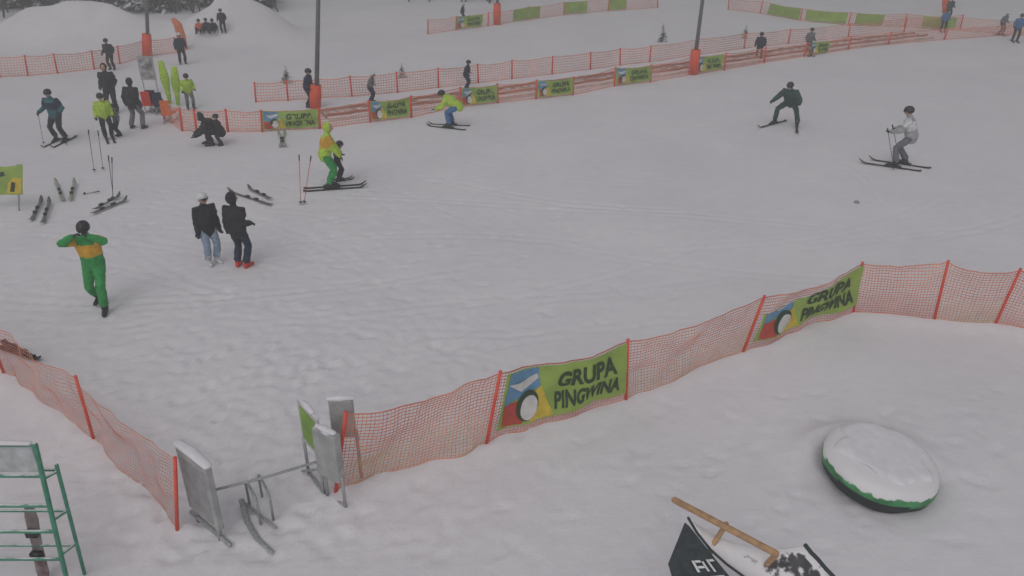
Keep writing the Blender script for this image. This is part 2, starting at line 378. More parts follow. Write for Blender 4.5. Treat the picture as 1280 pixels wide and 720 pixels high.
person("walking_instructor",131,383,172,1.76,GRN,GRN,DARK,helmet=DARK,band=YEL,fl=(-.10,.26),fr=(.12,-.16),zr=.03,pel=(0,0,.90),
       hl=(-.13,.24,1.50),hr=(.13,.24,1.50),lean=3,hp=12,puff=1.12,elh=(0,.1,-.25),elo=.6)
person("boy",267,329,140,1.54,BLK,JEAN,PWHT,helmet=PWHT,puff=1.18,kid=1.1,hl=(-.25,.08,.84),hr=(.25,.08,.84),hy=-30,fl=(-.10,.0),fr=(.10,.0),lean=2,pel=(0,0,.935),elo=.1)
person("woman",304,334,15,1.60,BLK,NAVY,PRED,hood=BLK,puff=1.2,kid=1.08,hl=(-.26,.03,.84),hr=(.24,.18,1.0),hy=25,lean=1,fl=(-.11,.0),fr=(.11,.0),pel=(0,0,.935),elo=.1)
person("ski_instructor",413,236,78,1.74,LIME,GRN,DARK,hood=LIME,band=YEL,puff=1.18,hl=(-.15,.34,.85),hr=(.18,.33,.85),lean=12,pel=(0,-.04,.90),skis=DARK,skiL=1.6,gloves=DARK)
person("child",424,226,60,1.05,BLK,BLK,DARK,helmet=DARK,kid=1.3,vox=.022,lean=15,skis=DARK,skiL=1.1)
person("skier",77,177,185,1.62,TEAL,BLK,DARK,helmet=DARK,band=NAVY,puff=1.18,poles='side',hl=(-.33,.22,.98),hr=(.33,.22,.98),fl=(-.16,0),fr=(.16,0),skis=DARK,lean=8,pel=(0,-.03,.89),skiL=1.4)
person("skier",137,174,150,1.45,LIME,BLK,DARK,helmet=DARK,puff=1.25,kid=1.1,lean=12,skis=DARK,skiL=1.3,pel=(0,-.04,.88))
person("child",150,170,220,1.0,GRY,NAVY,DARK,helmet=DARK,kid=1.3,vox=.022)
person("adult_bystander",143,141,170,1.70,BLK,BLK,DARK,hood=BLK,puff=1.15,hl=(-.22,.12,.95),hr=(.22,.12,.95))
person("adult_bystander",172,161,10,1.62,BLK,GRY,DARK,hood=BLK,puff=1.25,fl=(-.20,0),fr=(.20,.04),lean=8)
person("crouching_adult",266,181,250,1.70,BLK,BLK,DARK,hood=BLK,pel=(0,-.22,.42),lean=45,fl=(-.13,.02),fr=(.13,.10),hl=(-.15,.45,.35),hr=(.15,.45,.35),kneeout=.4,hp=-10,puff=1.3)
person("child",277,182,235,.95,BLK,BLK,DARK,helmet=DARK,kid=1.3,vox=.022,puff=1.3)
person("skier",564,159,285,1.60,LIME,BLUE,DARK,helmet=DARK,lean=55,pel=(0,-.24,.72),fl=(-.20,.0),fr=(.20,.02),hl=(-.26,.45,.62),hr=(.26,.48,.62),skis=DARK,skiL=1.5,skiyaw=-6,hp=10,puff=1.22)
person("skier",982,157,215,1.72,DGRN,DGRN,DARK,helmet=DARK,lean=32,pel=(0,-.18,.72),fl=(-.36,.0),fr=(.36,.05),hl=(-.42,.34,.80),hr=(.42,.36,.80),skis=DARK,skiL=1.5,skiyaw=18,kneeout=.5,hp=0,puff=1.25)
person("skier",1124,208,300,1.76,LGT,GRY,DARK,helmet=DARK,lean=16,pel=(0,-.12,.84),fl=(-.20,.10),fr=(.20,-.10),hl=(-.28,.36,.95),hr=(.28,.30,.92),skis=DARK,skiL=1.6,poles='back',band=WHT,puff=1.2)
far=[("child",141,87,180,1.30,BLK,BLK),("child",229,80,150,1.35,NAVY,BLK),("skier",948,76,200,1.25,NAVY,BLK),("skier",1009,69,170,1.20,GRY,BLK),("child",583,112,95,1.12,NAVY,NAVY),
 ("child",464,128,95,1.10,GRY,NAVY),("child",387,134,100,1.35,NAVY,BLK),("child",239,136,150,1.25,LIME,GRY),("child",280,41,170,1.15,BLK,BLK),("child",578,27,100,1.0,NAVY,BLK),
 ("skier",1184,24,180,1.2,DGRN,BLK),("skier",1268,52,200,1.35,BLUE,BLK),("skier",1178,40,200,1.15,BLUE,BLK),("skier",1250,44,160,1.15,GRY,BLK)]
for i,(nm,px,py,fa,h,j,p) in enumerate(far):
    person(nm,px,py,fa,h,j,p,DARK,helmet=(PWHT if i%4==1 else DARK),kid=1.15,vox=.028,puff=1.25,fl=(-.13,.04),fr=(.13,-.03),lean=10+4*(i%3),hl=(-.28,.18,.95),hr=(.28,.2,.93),skis=DARK if nm=="skier" else None,skiL=1.2)
for px,py,j in((250,41,ORG),(259,40,NAVY),(267,41,BLK)):
    person("seated_child",px,py,170,1.15,j,BLK,DARK,helmet=DARK,kid=1.15,vox=.028,pel=(0,-.25,.17),lean=15,fl=(-.15,.45),fr=(.15,.48),hl=(-.25,.1,.35),hr=(.25,.1,.35))

# ------------------------------------------------------------------ fences
NETO=M("net_orange",(.72,.19,.12),.7,.2,1.5,col2=(.78,.28,.16)); NETY=M("net_yellow",(.72,.44,.18),.7,.2,2,col2=(.76,.28,.15)); NETF=M("net_far",(.78,.32,.23),.7,.2,1)
POST=M("fence_post_orange",(.70,.08,.045),.5,.15,6)
def shape(A,Bp,u,v,off,seed,sag,amp,lift=.03):
    (a0,a1),(b0,b1)=A,Bp; L=(b0-a0).length; nrm=(b0-a0).cross(Vector((0,0,1))).normalized()
    p=a0.lerp(b0,u)*(1-v)+a1.lerp(b1,u)*v; s=4*u*(1-u)
    p=p+Vector((0,0,1))*(lift*(1-v)-sag*s*v*(1+.5*noise.noise(Vector((u*4,seed,0))))+.014*noise.noise(Vector((u*L*6,v*6,seed))))
    k=min(1,min(u,1-u)*L/.25)
    return p+nrm*(k*amp*(noise.noise(Vector((u*L*.9,v*1.3,seed+3.1)))+.5*noise.noise(Vector((u*L*2.6,v*3,seed+5)))) +off)
def net(b,A,Bp,cell,wd,mat,sag=.05,amp=.05,seed=0,mat2=None):
    (a0,a1),(b0,b1)=A,Bp
    L=(b0-a0).length; hh=((a1-a0).length+(b1-b0).length)/2; nu=max(4,int(L/cell)); nv=max(3,int(hh/cell))
    nrm=(b0-a0).cross(Vector((0,0,1))).normalized()
    def P(u,v):
        p=shape(A,Bp,u,v,0,seed,sag,amp)
        if cell<.09: p.z=max(p.z,hz(p.x,p.y)+.004)
        return p
    grid=[[P(i/nu,j/nv) for i in range(nu+1)] for j in range(nv+1)]
    upv=Vector((0,0,1)); al=(b0-a0).normalized()
    for j in range(nv+1):
        V=[];F=[]; ww=wd*(1.6 if j in(0,nv) else 1)
        for i in range(nu+1):
            p=grid[j][i]; V+= [p-upv*ww*.5,p+upv*ww*.5]
            if i: F.append((2*i-2,2*i,2*i+1,2*i-1))
        b.add(V,F,(mat2 if mat2 and j<nv*.45 else mat))
    for i in range(nu+1):
        V=[];F=[]
        for j in range(nv+1):
            p=grid[j][i]+nrm*.003; V+=[p-al*wd*.35,p+al*wd*.35]
            if j: F.append((2*j-2,2*j-1,2*j+1,2*j))
        b.add(V,F,mat2 if mat2 and (i*7+seed)%3==0 else mat)
NS=dict(near=(.10,.12),far=(.05,.07))
def fence(name,P,cell,wd,mat,pr=.018,ext=.04,kind='far',mat2=None):
    sag,amp=NS[kind]
    E=empty(name); b=B()
    for i in range(len(P)-1): net(b,P[i],P[i+1],cell,wd,mat,seed=i*3+1,mat2=(mat2 if mat2 and i in(0,2,5) else None),sag=sag,amp=amp)
    b.obj("net",E,smooth=False)
    b=B()
    for a,t in P:
        d=(t-a).normalized(); b.add(*loft([a-d*.1,t+d*ext],[pr,pr*.9],n=10,cap=False),POST)
    b.obj("posts",E)
    return E
def lifted(P): 
    o=[]
    for a,t in P:
        dz=hz(a.x,a.y); o.append((a+Vector((0,0,dz*.5)),t))
    return o
FRL=lifted(FR); FLL=lifted(FL)
fence("orange_net_fence",FRL,.052,.0135,NETO,pr=.026,mat2=NETY,kind='near')
fence("orange_net_fence",FLL,.052,.012,NETO,pr=.024,kind='near')
def far_f(pts): 
    o=[]
    for px,py,ty in pts:
        g=G(px,py); t=topat(g,px+random.uniform(-1,1)+(px-640)*.008,ty); o.append((g,t))
    return o
fA=far_f([(-60,100,76),(0,97,72),(35,95,70),(72,92,68),(118,87,64),(150,80,58),(185,70,50),(222,66,47)])
fB=far_f([(320,128,104),(360,126,101),(400,123,99),(440,121,96),(497,116,91),(548,110,86),(598,104,81),(640,99,76),(690,93,71),(738,87,66),(775,82,61),(812,78,58),(870,69,49),(930,61,42),(985,55,37),(1060,47,30),(1130,40,23),(1200,36,19)])
fC=far_f([(206,150,127),(228,164,136),(246,166,138),(285,165,138),(328,165,139),(400,161,136),(463,153,127),(514,147,121),(575,134,110),(622,129,106),(670,124,101),(716,119,97),(768,108,85),(813,103,82),(867,93,71),(905,88,67),(955,79,60),(1005,71,54),(1060,62,46),(1110,56,41),(1180,50,36),(1290,42,28)])
fD=far_f([(535,43,25),(570,38,21),(610,33,16),(660,25,9),(705,19,3),(760,14,-2),(822,10,-5)])
fE=far_f([(910,12,-2),(950,17,2),(1000,26,11),(1060,32,16),(1130,34,18),(1200,38,22),(1290,46,28)])
for P in(fA,fB,fD,fE): fence("safety_net_fence",P,.10,.022,NETF,pr=.035)
fence("safety_net_fence",fC,.09,.022,NETF,pr=.04)

# ------------------------------------------------------------------ banners
BG=M("banner_green",(.30,.42,.085),.6,.14,2.5); TXT=M("banner_text",(.035,.06,.03),.7,.1); BBL=M("banner_blue",(.12,.27,.44),.6); BRD=M("banner_red",(.46,.06,.04),.6); BYL=M("banner_yellow",(.62,.46,.05),.6); BWH=M("banner_white",(.62,.60,.58),.6)
def textfaces(s,bold=.03):
    c=bpy.data.curves.new("t",'FONT'); c.body=s; c.offset=bold; c.resolution_u=3; o=bpy.data.objects.new("t",c); COL.objects.link(o)
    dg=bpy.context.evaluated_depsgraph_get(); dg.update(); m=bpy.data.meshes.new_from_object(o.evaluated_get(dg)); bpy.data.objects.remove(o)
    v=[(p.co.x,p.co.y) for p in m.vertices]; f=[tuple(p.vertices) for p in m.polygons]
    x0=min(a for a,_ in v);x1=max(a for a,_ in v);y0=min(b for _,b in v);y1=max(b for _,b in v)
    return [((a-x0)/(x1-x0),(b-y0)/(y1-y0)) for a,b in v],f
TXG=textfaces("GRUPA",.038); TXP=textfaces("PINGWINA",.038)
def banner(A,Bp,u0,u1,v0,v1,full=True,seed=0,crop=None,name="advertising_banner",cu=24,off=.035,kind='far',nseed=1,rip=.012,text=True):
    sag,amp=NS[kind]
    def S(u,v,lay):
        return shape(A,Bp,u0+(u1-u0)*u,v0+(v1-v0)*v,off+lay*.005+rip*(noise.noise(Vector((u*7,v*3,seed+4)))+.5*noise.noise(Vector((u*17,v*5,seed+4)))),nseed,sag,amp)
    b=B()
    def elem(vs,fs,mat,lay,crp=True):
        bm=bmesh.new(); vv=[bm.verts.new((x,y,0)) for x,y in vs]
        for f in fs:
            try: bm.faces.new([vv[i] for i in f])
            except: pass
        for i in range(1,cu): bmesh.ops.bisect_plane(bm,geom=bm.verts[:]+bm.edges[:]+bm.faces[:],plane_co=(i/cu,0,0),plane_no=(1,0,0))
        for i in range(1,8): bmesh.ops.bisect_plane(bm,geom=bm.verts[:]+bm.edges[:]+bm.faces[:],plane_co=(0,i/8,0),plane_no=(0,1,0))
        if crop and crp: 
            for co,no in crop: bmesh.ops.bisect_plane(bm,geom=bm.verts[:]+bm.edges[:]+bm.faces[:],plane_co=(co[0],co[1],0),plane_no=(no[0],no[1],0),clear_outer=True)
        for i,v in enumerate(bm.verts): v.index=i
        b.add([S(v.co.x,v.co.y,lay) for v in bm.verts],[tuple(q.index for q in f.verts) for f in bm.faces],mat); bm.free()
    elem([(0,0),(1,0),(1,1),(0,1)],[(0,1,2,3)],BG,0)
    def poly(pts,mat,lay,c=True): elem(pts,[tuple(range(len(pts)))],mat,lay,c)
    def el(cx,cy,rx,ry,mat,lay): poly([(cx+rx*math.cos(t),cy+ry*math.sin(t)) for t in [i*math.pi/14 for i in range(28)]],mat,lay)
    if full:
        # plain stand-in mark: coloured patches and a pale oval
        poly([(.02,.42),(.30,.62),(.27,.98),(.03,.98)],BBL,1)
        poly([(.03,.80),(.15,.62),(.28,.78),(.27,.86),(.12,.80)],BWH,2)
        poly([(.04,.03),(.18,.03),(.24,.45),(.02,.44)],BRD,1)
        poly([(.24,.03),(.42,.03),(.30,.66),(.20,.40)],BYL,2)
        el(.21,.34,.085,.27,TXT,3); el(.222,.30,.066,.215,BWH,4)
        def tx(T,x0,x1,y0,y1): elem([(x0+(x1-x0)*x,y0+(y1-y0)*y) for x,y in T[0]],T[1],TXT,2)
        tx(TXG,.42,.90,.54,.87); tx(TXP,.42,.94,.13,.46)
    elif not text:
        poly([(.62,.05),(.95,.05),(.98,.55),(.80,.62),(.66,.40)],BYL,1); poly([(.70,.12),(.80,.10),(.84,.42),(.74,.46)],TXT,2); poly([(.40,.60),(.62,.68),(.60,.82),(.42,.78)],TXT,1)
    return b.obj(name,None,smooth=True)
banner(FRL[1],FRL[2],.05,.985,.14,1.0,seed=1,kind='near',nseed=4)
banner(FRL[3],FRL[4],.04,1.0,.16,1.0,seed=5,kind='near',nseed=10,crop=[((.30,.76),(-.40,.92))])
for i,(P,k,u0,u1) in enumerate([(fC,4,.02,.98),(fC,6,.02,.95),(fC,8,.02,.98),(fC,10,.0,.98),(fC,12,.0,.98),(fC,14,.0,.9),(fC,17,.1,.5),(fD,1,.0,.8),(fD,2,.6,1.),(fD,4,.0,.5),(fD,5,.0,.35),(fD,3,.0,.3),(fE,1,.2,.98),(fE,2,.1,.95),(fE,3,.1,.6),(fE,4,.3,.9)]):
    banner(P[k],P[k+1],u0,u1,.08,1.02,full=(i<8),seed=i,cu=10,off=.05,nseed=k*3+1,rip=.05)

# ------------------------------------------------------------------ conveyor lift
def conveyor():
    E=empty("conveyor_lift"); BEL=M("belt",(.26,.21,.20),.8,.3,3,snow=.03); RAIL=M("rail_orange",(.36,.15,.10),.6,.2,2,snow=.10); CREAM=M("conveyor_frame",(.64,.59,.57),.7,.2,3,snow=.4)
    pts=[G(405,146),G(520,132),G(700,108),G(870,84),G(1060,56),G(1150,46)]
    bel=B();ra=B();fr=B()
    for i in range(len(pts)-1):
        a,c=pts[i],pts[i+1]; d=(c-a); dh=Vector((d.x,d.y,0)).normalized(); s=Vector((-dh.y,dh.x,0))
        for lst,o,w_,z0,z1,m in((bel,0,.56,.02,.12,BEL),(ra,-.36,.10,.05,.20,RAIL),(ra,.36,.10,.05,.20,RAIL),(fr,-.60,.34,-.1,.11,CREAM),(fr,.60,.34,-.1,.11,CREAM)):
            V=[]
            for p in(a,c):
                for sx in(-.5,.5):
                    for z in(z0,z1): V.append(p+s*(o+sx*w_)+Vector((0,0,z)))
            lst.add(V,[(0,1,3,2),(4,6,7,5),(0,4,5,1),(2,3,7,6),(0,2,6,4),(1,5,7,3)],m)
    bel.obj("belt",E,False); ra.obj("side_rails",E,False); fr.obj("frame",E,False)
conveyor()

# ------------------------------------------------------------------ lamp posts
PAD=M("orange_pad",(.75,.10,.04),.6,.15,4); CONC=M("pole_grey",(.16,.16,.17),.7,.15,5)
def lamp_post(px,py,padtop,tx,ty,hh=8.5):
    g=G(px,py); t=topat(g,tx,ty); d=(t-g).normalized(); E=empty("lamp_post",g); b=B()
    b.add(*loft([Vector((0,0,-.3)),d*hh],[.085,.05],n=12,cap=False),CONC)
    e=d*hh; b.add(*loft([e,e+Vector((.2,-.5,.25)),e+Vector((.3,-1.1,.3))],[.04,.035,.03],n=8),CONC)
    b.add(*box(e+Vector((.33,-1.35,.28)),(.32,.6,.12)),CONC); b.obj("pole",E)
    ph=(topat(g,px,padtop)-g).z; b=B(); b.add(*loft([Vector((0,0,.02)),d*ph*.5,d*ph],[.19,.205,.19],n=14,cap=False),PAD); b.obj("protective_pad",E)
lamp_post(394,135,106,397,0); lamp_post(866,93,62,878,0); lamp_post(184,71,42,182,0,8); lamp_post(621,31,4,622,-20,7); lamp_post(1182,16,-6,1184,-40,7)

# ------------------------------------------------------------------ gate with turnstile cabinets
CAB=M("cabinet_grey",(.36,.36,.36),.6,.2,6,snow=.12,bump=.2); SIGN=M("sign_green",(.22,.38,.06),.6,.2,5); FRM=M("frame_white",(.5,.51,.51),.5,.1,8,snow=.2)
def slab(b,p0,p1,z0,z1,th,m,lean=0):
    p0=Vector(p0);p1=Vector(p1); d=Vector((p1.x-p0.x,p1.y-p0.y,0)).normalized(); n=Vector((-d.y,d.x,0)); V=[]
    for p in(p0,p1):
        for s in(-.5,.5):
            for z in(z0,z1): V.append(Vector((p.x,p.y,0))+n*s*th+Vector((lean*(z-z0),0,z)))
    b.add(V,[(0,1,3,2),(4,6,7,5),(0,4,5,1),(2,3,7,6),(0,2,6,4),(1,5,7,3)],m)
def leg(b,p,z,r=.022): p=Vector((p.x,p.y,0)); b.add(*loft([p+Vector((0,0,-.05)),p+Vector((0,0,z))],[r,r],n=8,cap=False),STEEL)
E=empty("access_gate")
gl0=flat(222,554,1.12); gl1=flat(260,584,1.12)
b=B(); slab(b,gl0,gl1,.18,1.12,.09,CAB); b.obj("left_cabinet",E,False,.02)
b=B(); slab(b,gl0.lerp(gl1,.1),gl0.lerp(gl1,.9),.26,1.02,.11,M("cabinet_panel",(.29,.29,.30),.6,.2,8,bump=.2)); b.obj("left_panel",E,False,.01)
b=B()
for q in(.12,.88): leg(b,gl0.lerp(gl1,q),.3,.03)
a_=gl0.lerp(gl1,-.1);c_=gl0.lerp(gl1,1.2); a_.z=c_.z=.03
b.add(*loft([a_,c_],[.03,.03],n=8),STEEL); b.obj("left_legs",E)
b=B(); b.add(*loft([gl0+Vector((0,0,.015)),gl0.lerp(gl1,.5)+Vector((0,0,.04)),gl1+Vector((0,0,.01))],[(.06,.03),(.07,.045),(.055,.03)],(gl1-gl0).cross(Vector((0,0,1))),n=12),SNOWC); b.obj("left_snow",E)
c0,c1=flat(393,532,1.12),flat(421,545,1.12); e0,e1=flat(410,500,1.28),flat(441,499,1.28); s0,s1=flat(372,497,1.22),flat(397,524,1.22)
b=B(); slab(b,c0,c1,.42,1.12,.12,CAB); slab(b,e0,e1,.72,1.28,.07,CAB); b.obj("right_cabinet",E,False,.02)
b=B(); slab(b,s0,s1,.58,1.22,.035,FRM); b.obj("sign_frame",E,False,.008)
b=B(); dd=(s1-s0).normalized(); nn=Vector((-dd.y,dd.x,0))
for sg in(-1,1): o=nn*sg*.022; slab(b,s0.lerp(s1,.12)+o,s0.lerp(s1,.88)+o,.65,1.15,.006,SIGN)
b.obj("sign_panel",E,False)
b=B()
for p,z in((s0,.6),(s1,.6),(c0,.5),(c1,.5),(e0,.8),(e1,.8)): leg(b,p,z)
for p,q in((s0,s1),(c0,c1),(s0,c0)):
    p=Vector((p.x,p.y,.04)); q=Vector((q.x,q.y,.04)); b.add(*loft([p,q],[.02,.02],n=8),STEEL)
b.add(*loft([flat(378,590)+Vector((0,0,.02)),Vector((c0.x,c0.y,.45))],[.018,.018],n=8),STEEL)
b.obj("right_legs",E)
for c,c2,ww in((c0,c1,.15),(e0,e1,.16),(s0,s1,.15)):
    m_=(c+c2)/2+Vector((0,0,.02)); d=(c2-c).normalized()
    b=B(); b.add(*loft([m_-d*ww,m_,m_+d*ww],[(.03,.02),(.05,.04),(.035,.02)],d.cross(Vector((0,0,1))),n=10),SNOWC); b.obj("cabinet_snow",E)
b=B(); q0=flat(262,614,.62); q1=flat(394,578,.62); b.add(*loft([q0,q0.lerp(q1,.5)+Vector((0,0,-.02)),q1],[.017]*3,n=8),STEEL); b.obj("cross_bar",E)
E=empty("tubular_hoop_rack")
def hoop(b,p,q,z):
    b.add(*loft([p,p+Vector((0,0,z*.86)),p.lerp(q,.15)+Vector((0,0,z*.97)),p.lerp(q,.5)+Vector((0,0,z)),p.lerp(q,.85)+Vector((0,0,z*.97)),q+Vector((0,0,z*.86)),q],[.017]*7,n=8,cap=False),STEEL)
b=B(); hoop(b,flat(312,630),flat(326,655),.42); hoop(b,flat(328,622),flat(342,650),.42)
b.add(*loft([flat(303,632)+Vector((0,0,.10)),flat(310,655)+Vector((0,0,.03)),flat(322,675)+Vector((0,0,.03)),flat(341,695)+Vector((0,0,.05))],[(.034,.013)]*4,(1,0,0),n=8),STEEL)
b.add(*loft([flat(345,662)+Vector((0,0,.03)),flat(308,632)+Vector((0,0,.03))],[.02,.02],n=8),STEEL)
b.obj("hoops",E)

# ------------------------------------------------------------------ green ski rack
RG=M("rack_green",(.05,.24,.15),.45,.25,8,snow=.25)
E=empty("ski_rack"); b=B()
base=flat(86,735); T=topat(base,44,556); zt=T.z; x1=base.x; yb=base.y
def bar(p,q,r=.022,m=RG): b.add(*loft([p,q],[r,r],n=8),m)
dxt=T.x-x1
for o in(0,-1.5):
    xx=x1+o
    bar(Vector((xx,yb,0)),Vector((xx+dxt,yb,zt)),.026); bar(Vector((xx+.08,yb+.20,0)),Vector((xx+dxt+.06,yb+.12,zt*.82)),.02)
    for q in(.25,.5,.78): bar(Vector((xx+dxt*q,yb,q*zt)),Vector((xx+.08+(dxt-.02)*q/.82,yb+.20-.08*q/.82,q*zt)),.016)
for q in(1,.80,.60,.42,.22): bar(Vector((x1-1.5+dxt*q,yb,zt*q)),Vector((x1+dxt*q,yb,zt*q)),.02)
for q in(.78,.5,.25): bar(Vector((x1-1.4+(dxt-.03)*q,yb+.14,zt*q)),Vector((x1+.06+(dxt-.03)*q,yb+.14,zt*q)),.015)
b.obj("frame",E)
b=B(); b.add(*box((x1-.75+dxt,yb+.03,zt*.90),(1.38,.02,zt*.17)),M("rack_panel",(.44,.46,.47),.6,.25,7,snow=.3)); b.obj("panel",E,False,.006)
b=B(); b.add(*loft([Vector((x1-1.3,yb,zt+.02)),Vector((x1-.6,yb,zt+.035)),Vector((x1+dxt-.05,yb,zt+.02))],[(.03,.02),(.035,.03),(.03,.02)],(0,1,0),n=8),SNOWC); b.obj("snow",E)
E=empty("leaning_snowboard"); b=B()
SB=M("board_maroon",(.12,.04,.045),.4,.2,6,col2=(.28,.26,.26)); p=flat(56,728); t=topat(p+Vector((0,.12,0)),36,632)
b.add(*loft([p,p.lerp(t,.15),p.lerp(t,.5),p.lerp(t,.85),t],[(.05,.012),(.075,.012),(.062,.012),(.075,.012),(.05,.012)],(1,0,0),n=12),SB)
b.add(*box(p.lerp(t,.4)+Vector((0,-.04,0)),(.12,.06,.08)),DARK); b.add(*box(p.lerp(t,.68)+Vector((0,-.04,0)),(.12,.06,.08)),DARK); b.obj("board",E)

# ------------------------------------------------------------------ snow covered round inflatable
E=empty("snow_covered_tube",DISC+Vector((0,0,-.03))); E.rotation_euler=(math.radians(4),math.radians(6),0)
TG=M("tube_green",(.06,.27,.10),.55,.35,5,snow=.80); TD=M("tube_dark",(.018,.028,.026),.6,.2,6,snow=.60)
b=B(); V=[];n=72; prof=[(.64,.0),(.68,.05),(.70,.10),(.715,.15),(.73,.20),(.735,.25),(.725,.30),(.69,.35),(.63,.385),(.55,.40),(.45,.405),(.30,.40)]
for i in range(n):
    a=2*math.pi*i/n
    for r,z in prof:
        r2=r*(1+.03*noise.noise(Vector((math.cos(a)*2,math.sin(a)*2,z*3)))); V.append((r2*math.cos(a),r2*math.sin(a),z))
k=len(prof); b.V+=V
for i in range(n):
    a=2*math.pi*i/n; thr=3.0+1.6*noise.noise(Vector((math.cos(a)*2.5,math.sin(a)*2.5,3)))
    for j in range(k-1):
        b.F.append((i*k+j,((i+1)%n)*k+j,((i+1)%n)*k+j+1,i*k+j+1))
        b.MI.append(b.mi(TD if j<thr else TG))
b.obj("tube",E)
b=B(); V=[(0,0,.455)];F=[]; rs=[.1,.2,.3,.38,.44,.49,.53,.565,.59]
for ri,r in enumerate(rs):
    for i in range(n):
        a=2*math.pi*i/n; t=ri/8
        ed=.40*noise.noise(Vector((math.cos(a)*1.5,math.sin(a)*1.5,1.7)))+.28*noise.noise(Vector((math.cos(a)*4.5,math.sin(a)*4.5,2)))+.10*math.sin(a)-.02
        rr=r*(1+ed*t*t); z=.455-.035*t**3
        if ri==8: z=.37
        if rr>.60: z-=(rr-.60)*.9
        V.append((rr*math.cos(a),rr*math.sin(a),z+.014*noise.noise(Vector((rr*math.cos(a)*3,rr*math.sin(a)*3,0)))))
for i in range(n): F.append((0,1+i,1+(i+1)%n))
for ri in range(len(rs)-1):
    for i in range(n): F.append((1+ri*n+i,1+(ri+1)*n+i,1+(ri+1)*n+(i+1)%n,1+ri*n+(i+1)%n))
b.add(V,F,SNOWC); b.obj("snow_cover",E)

# ------------------------------------------------------------------ deck chair
WOOD=M("pale_wood",(.42,.25,.13),.6,.25,12); FAB=M("dark_fabric",(.03,.04,.045),.8,.3,20); FABS=M("snowy_fabric",(.07,.07,.075),.8,.3,9,snow=.52,bump=.5)
E=empty("giant_deck_chair")
b=B(); c0,c1=flat(843,625,1.15),flat(970,692,1.15); b.add(*loft([c0,c1],[.036,.036],n=12),WOOD)
def down(p,dx=0,dy=0): return Vector((p.x+dx,p.y+dy,0))
br0,br1=flat(908,655,1.12),flat(888,686,.86)
b.add(*loft([br0,br1],[.028,.028],n=8),WOOD)
b.add(*loft([br1,down(br1,.05,.1)],[.028,.028],n=8),WOOD)
b.add(*loft([c1+Vector((0,0,-.02)),flat(958,706,.8),down(c1,-.1,-.1)],[.03]*3,n=8),WOOD)
g1=flat(1006,684,1.07); b.add(*loft([g1+Vector((0,0,-.04)),down(g1,-.05,-.3)],[.03,.03],n=8),WOOD)
b.obj("frame",E)
LFT=[(860,648,1.10),(872,668,.99),(888,688,.90),(908,706,.84),(930,722,.80),(955,742,.78)]
RGT=[(1006,682,1.10),(1014,692,1.05),(1022,700,1.0),(1032,712,.95),(1042,722,.90),(1056,742,.86)]
V=[];F=[];nu=14
for l,r in zip(LFT,RGT):
    a=flat(*l);c=flat(*r)
    for i in range(nu+1):
        t=i/nu; p=a.lerp(c,t); p.z-=.18*4*t*(1-t)+.012*noise.noise(Vector((t*8,l[0]*.05,0))); V.append(p)
for j in range(5):
    for i in range(nu): q=j*(nu+1)+i; F.append((q,q+1,q+nu+2,q+nu+1))
b=B(); b.add(V,F,FABS); o=b.obj("sling",E); s=o.modifiers.new("s",'SOLIDIFY'); s.thickness=.015
edge=[flat(*r)+Vector((0,0,.012)) for r in RGT]; b=B(); b.add(*loft(edge,[(.022,.012)]*6,(1,0,0),n=8),FAB); b.add(*loft([flat(*l)+Vector((0,0,.01)) for l in LFT],[(.015,.01)]*6,(1,0,0),n=8),FAB); b.obj("sling_hem",E)
PL=[flat(856,650,1.10),flat(835,702,.78),flat(850,752,.50)]; PR=[flat(862,655,1.07),flat(895,697,.86),flat(935,745,.72)]
V=[];F=[]
for a,c in zip(PL,PR):
    for i in range(9): V.append(a.lerp(c,i/8)+Vector((0,-.012,-.02)))
for j in range(2):
    for i in range(8): q=j*9+i; F.append((q,q+9,q+10,q+1))
b=B(); b.add(V,F,FAB); o=b.obj("side_panel",E,False); s=o.modifiers.new("s",'SOLIDIFY'); s.thickness=.01
nP=(PR[1]-PL[1]).cross(PL[2]-PL[1]).normalized(); nP=nP if nP.dot(Vector((0,0,H))-PL[1])>0 else -nP
b=B()
def onp(s,t): return (PL[1].lerp(PR[1],s)).lerp(PL[2].lerp(PR[2],s),t)+nP*.035+Vector((0,-.012,-.02))
for (s0_,t0,s1_,t1) in((.50,-.04,.55,.26),(.56,-.04,.68,.02),(.56,.11,.68,.17),(.69,-.0,.73,.26),(.80,-.04,.84,.28),(.85,-.04,.95,.02),(.50,.38,.92,.41)):
    b.add([onp(s0_,t0),onp(s1_,t0),onp(s1_,t1),onp(s0_,t1)],[(0,1,2,3)],PWHT)
b.obj("printed_mark",E,False)

# ------------------------------------------------------------------ loose skis, poles, sign etc.
def skis_on_ground(name,items,col=DARK):
    g=G(*items[0][0]); E=empty(name,g); b=B()
    for (a,c) in items:
        p=G(*a);q=G(*c); m=(p+q)/2-g; d=q-p; m.z=.02+.02*items.index((a,c)); ski_mesh(b,m,-math.atan2(d.x,d.y),max(.8,d.length),col)
    b.obj("skis",E)
SKW=M("ski_white",(.42,.43,.42),.4,.5,5,col2=(.10,.10,.10)); SKG=M("ski_green_white",(.30,.42,.15),.4,.4,6,col2=(.5,.5,.5))
skis_on_ground("pair_of_skis",[((39,279),(53,253)),((54,283),(63,256))],col=SKW)
skis_on_ground("pair_of_skis",[((80,254),(71,231)),((88,254),(94,231))],col=SKG)
skis_on_ground("pair_of_skis",[((113,270),(158,252)),((116,266),(150,248))],col=SKW)
skis_on_ground("pair_of_skis",[((343,259),(288,241)),((340,252),(312,238))],col=SKW)
skis_on_ground("pair_of_skis",[((350,186),(356,168)),((357,186),(349,170))],col=SKG)
skis_on_ground("pair_of_skis",[((2,428),(50,452)),((0,436),(44,452))],col=DARK)
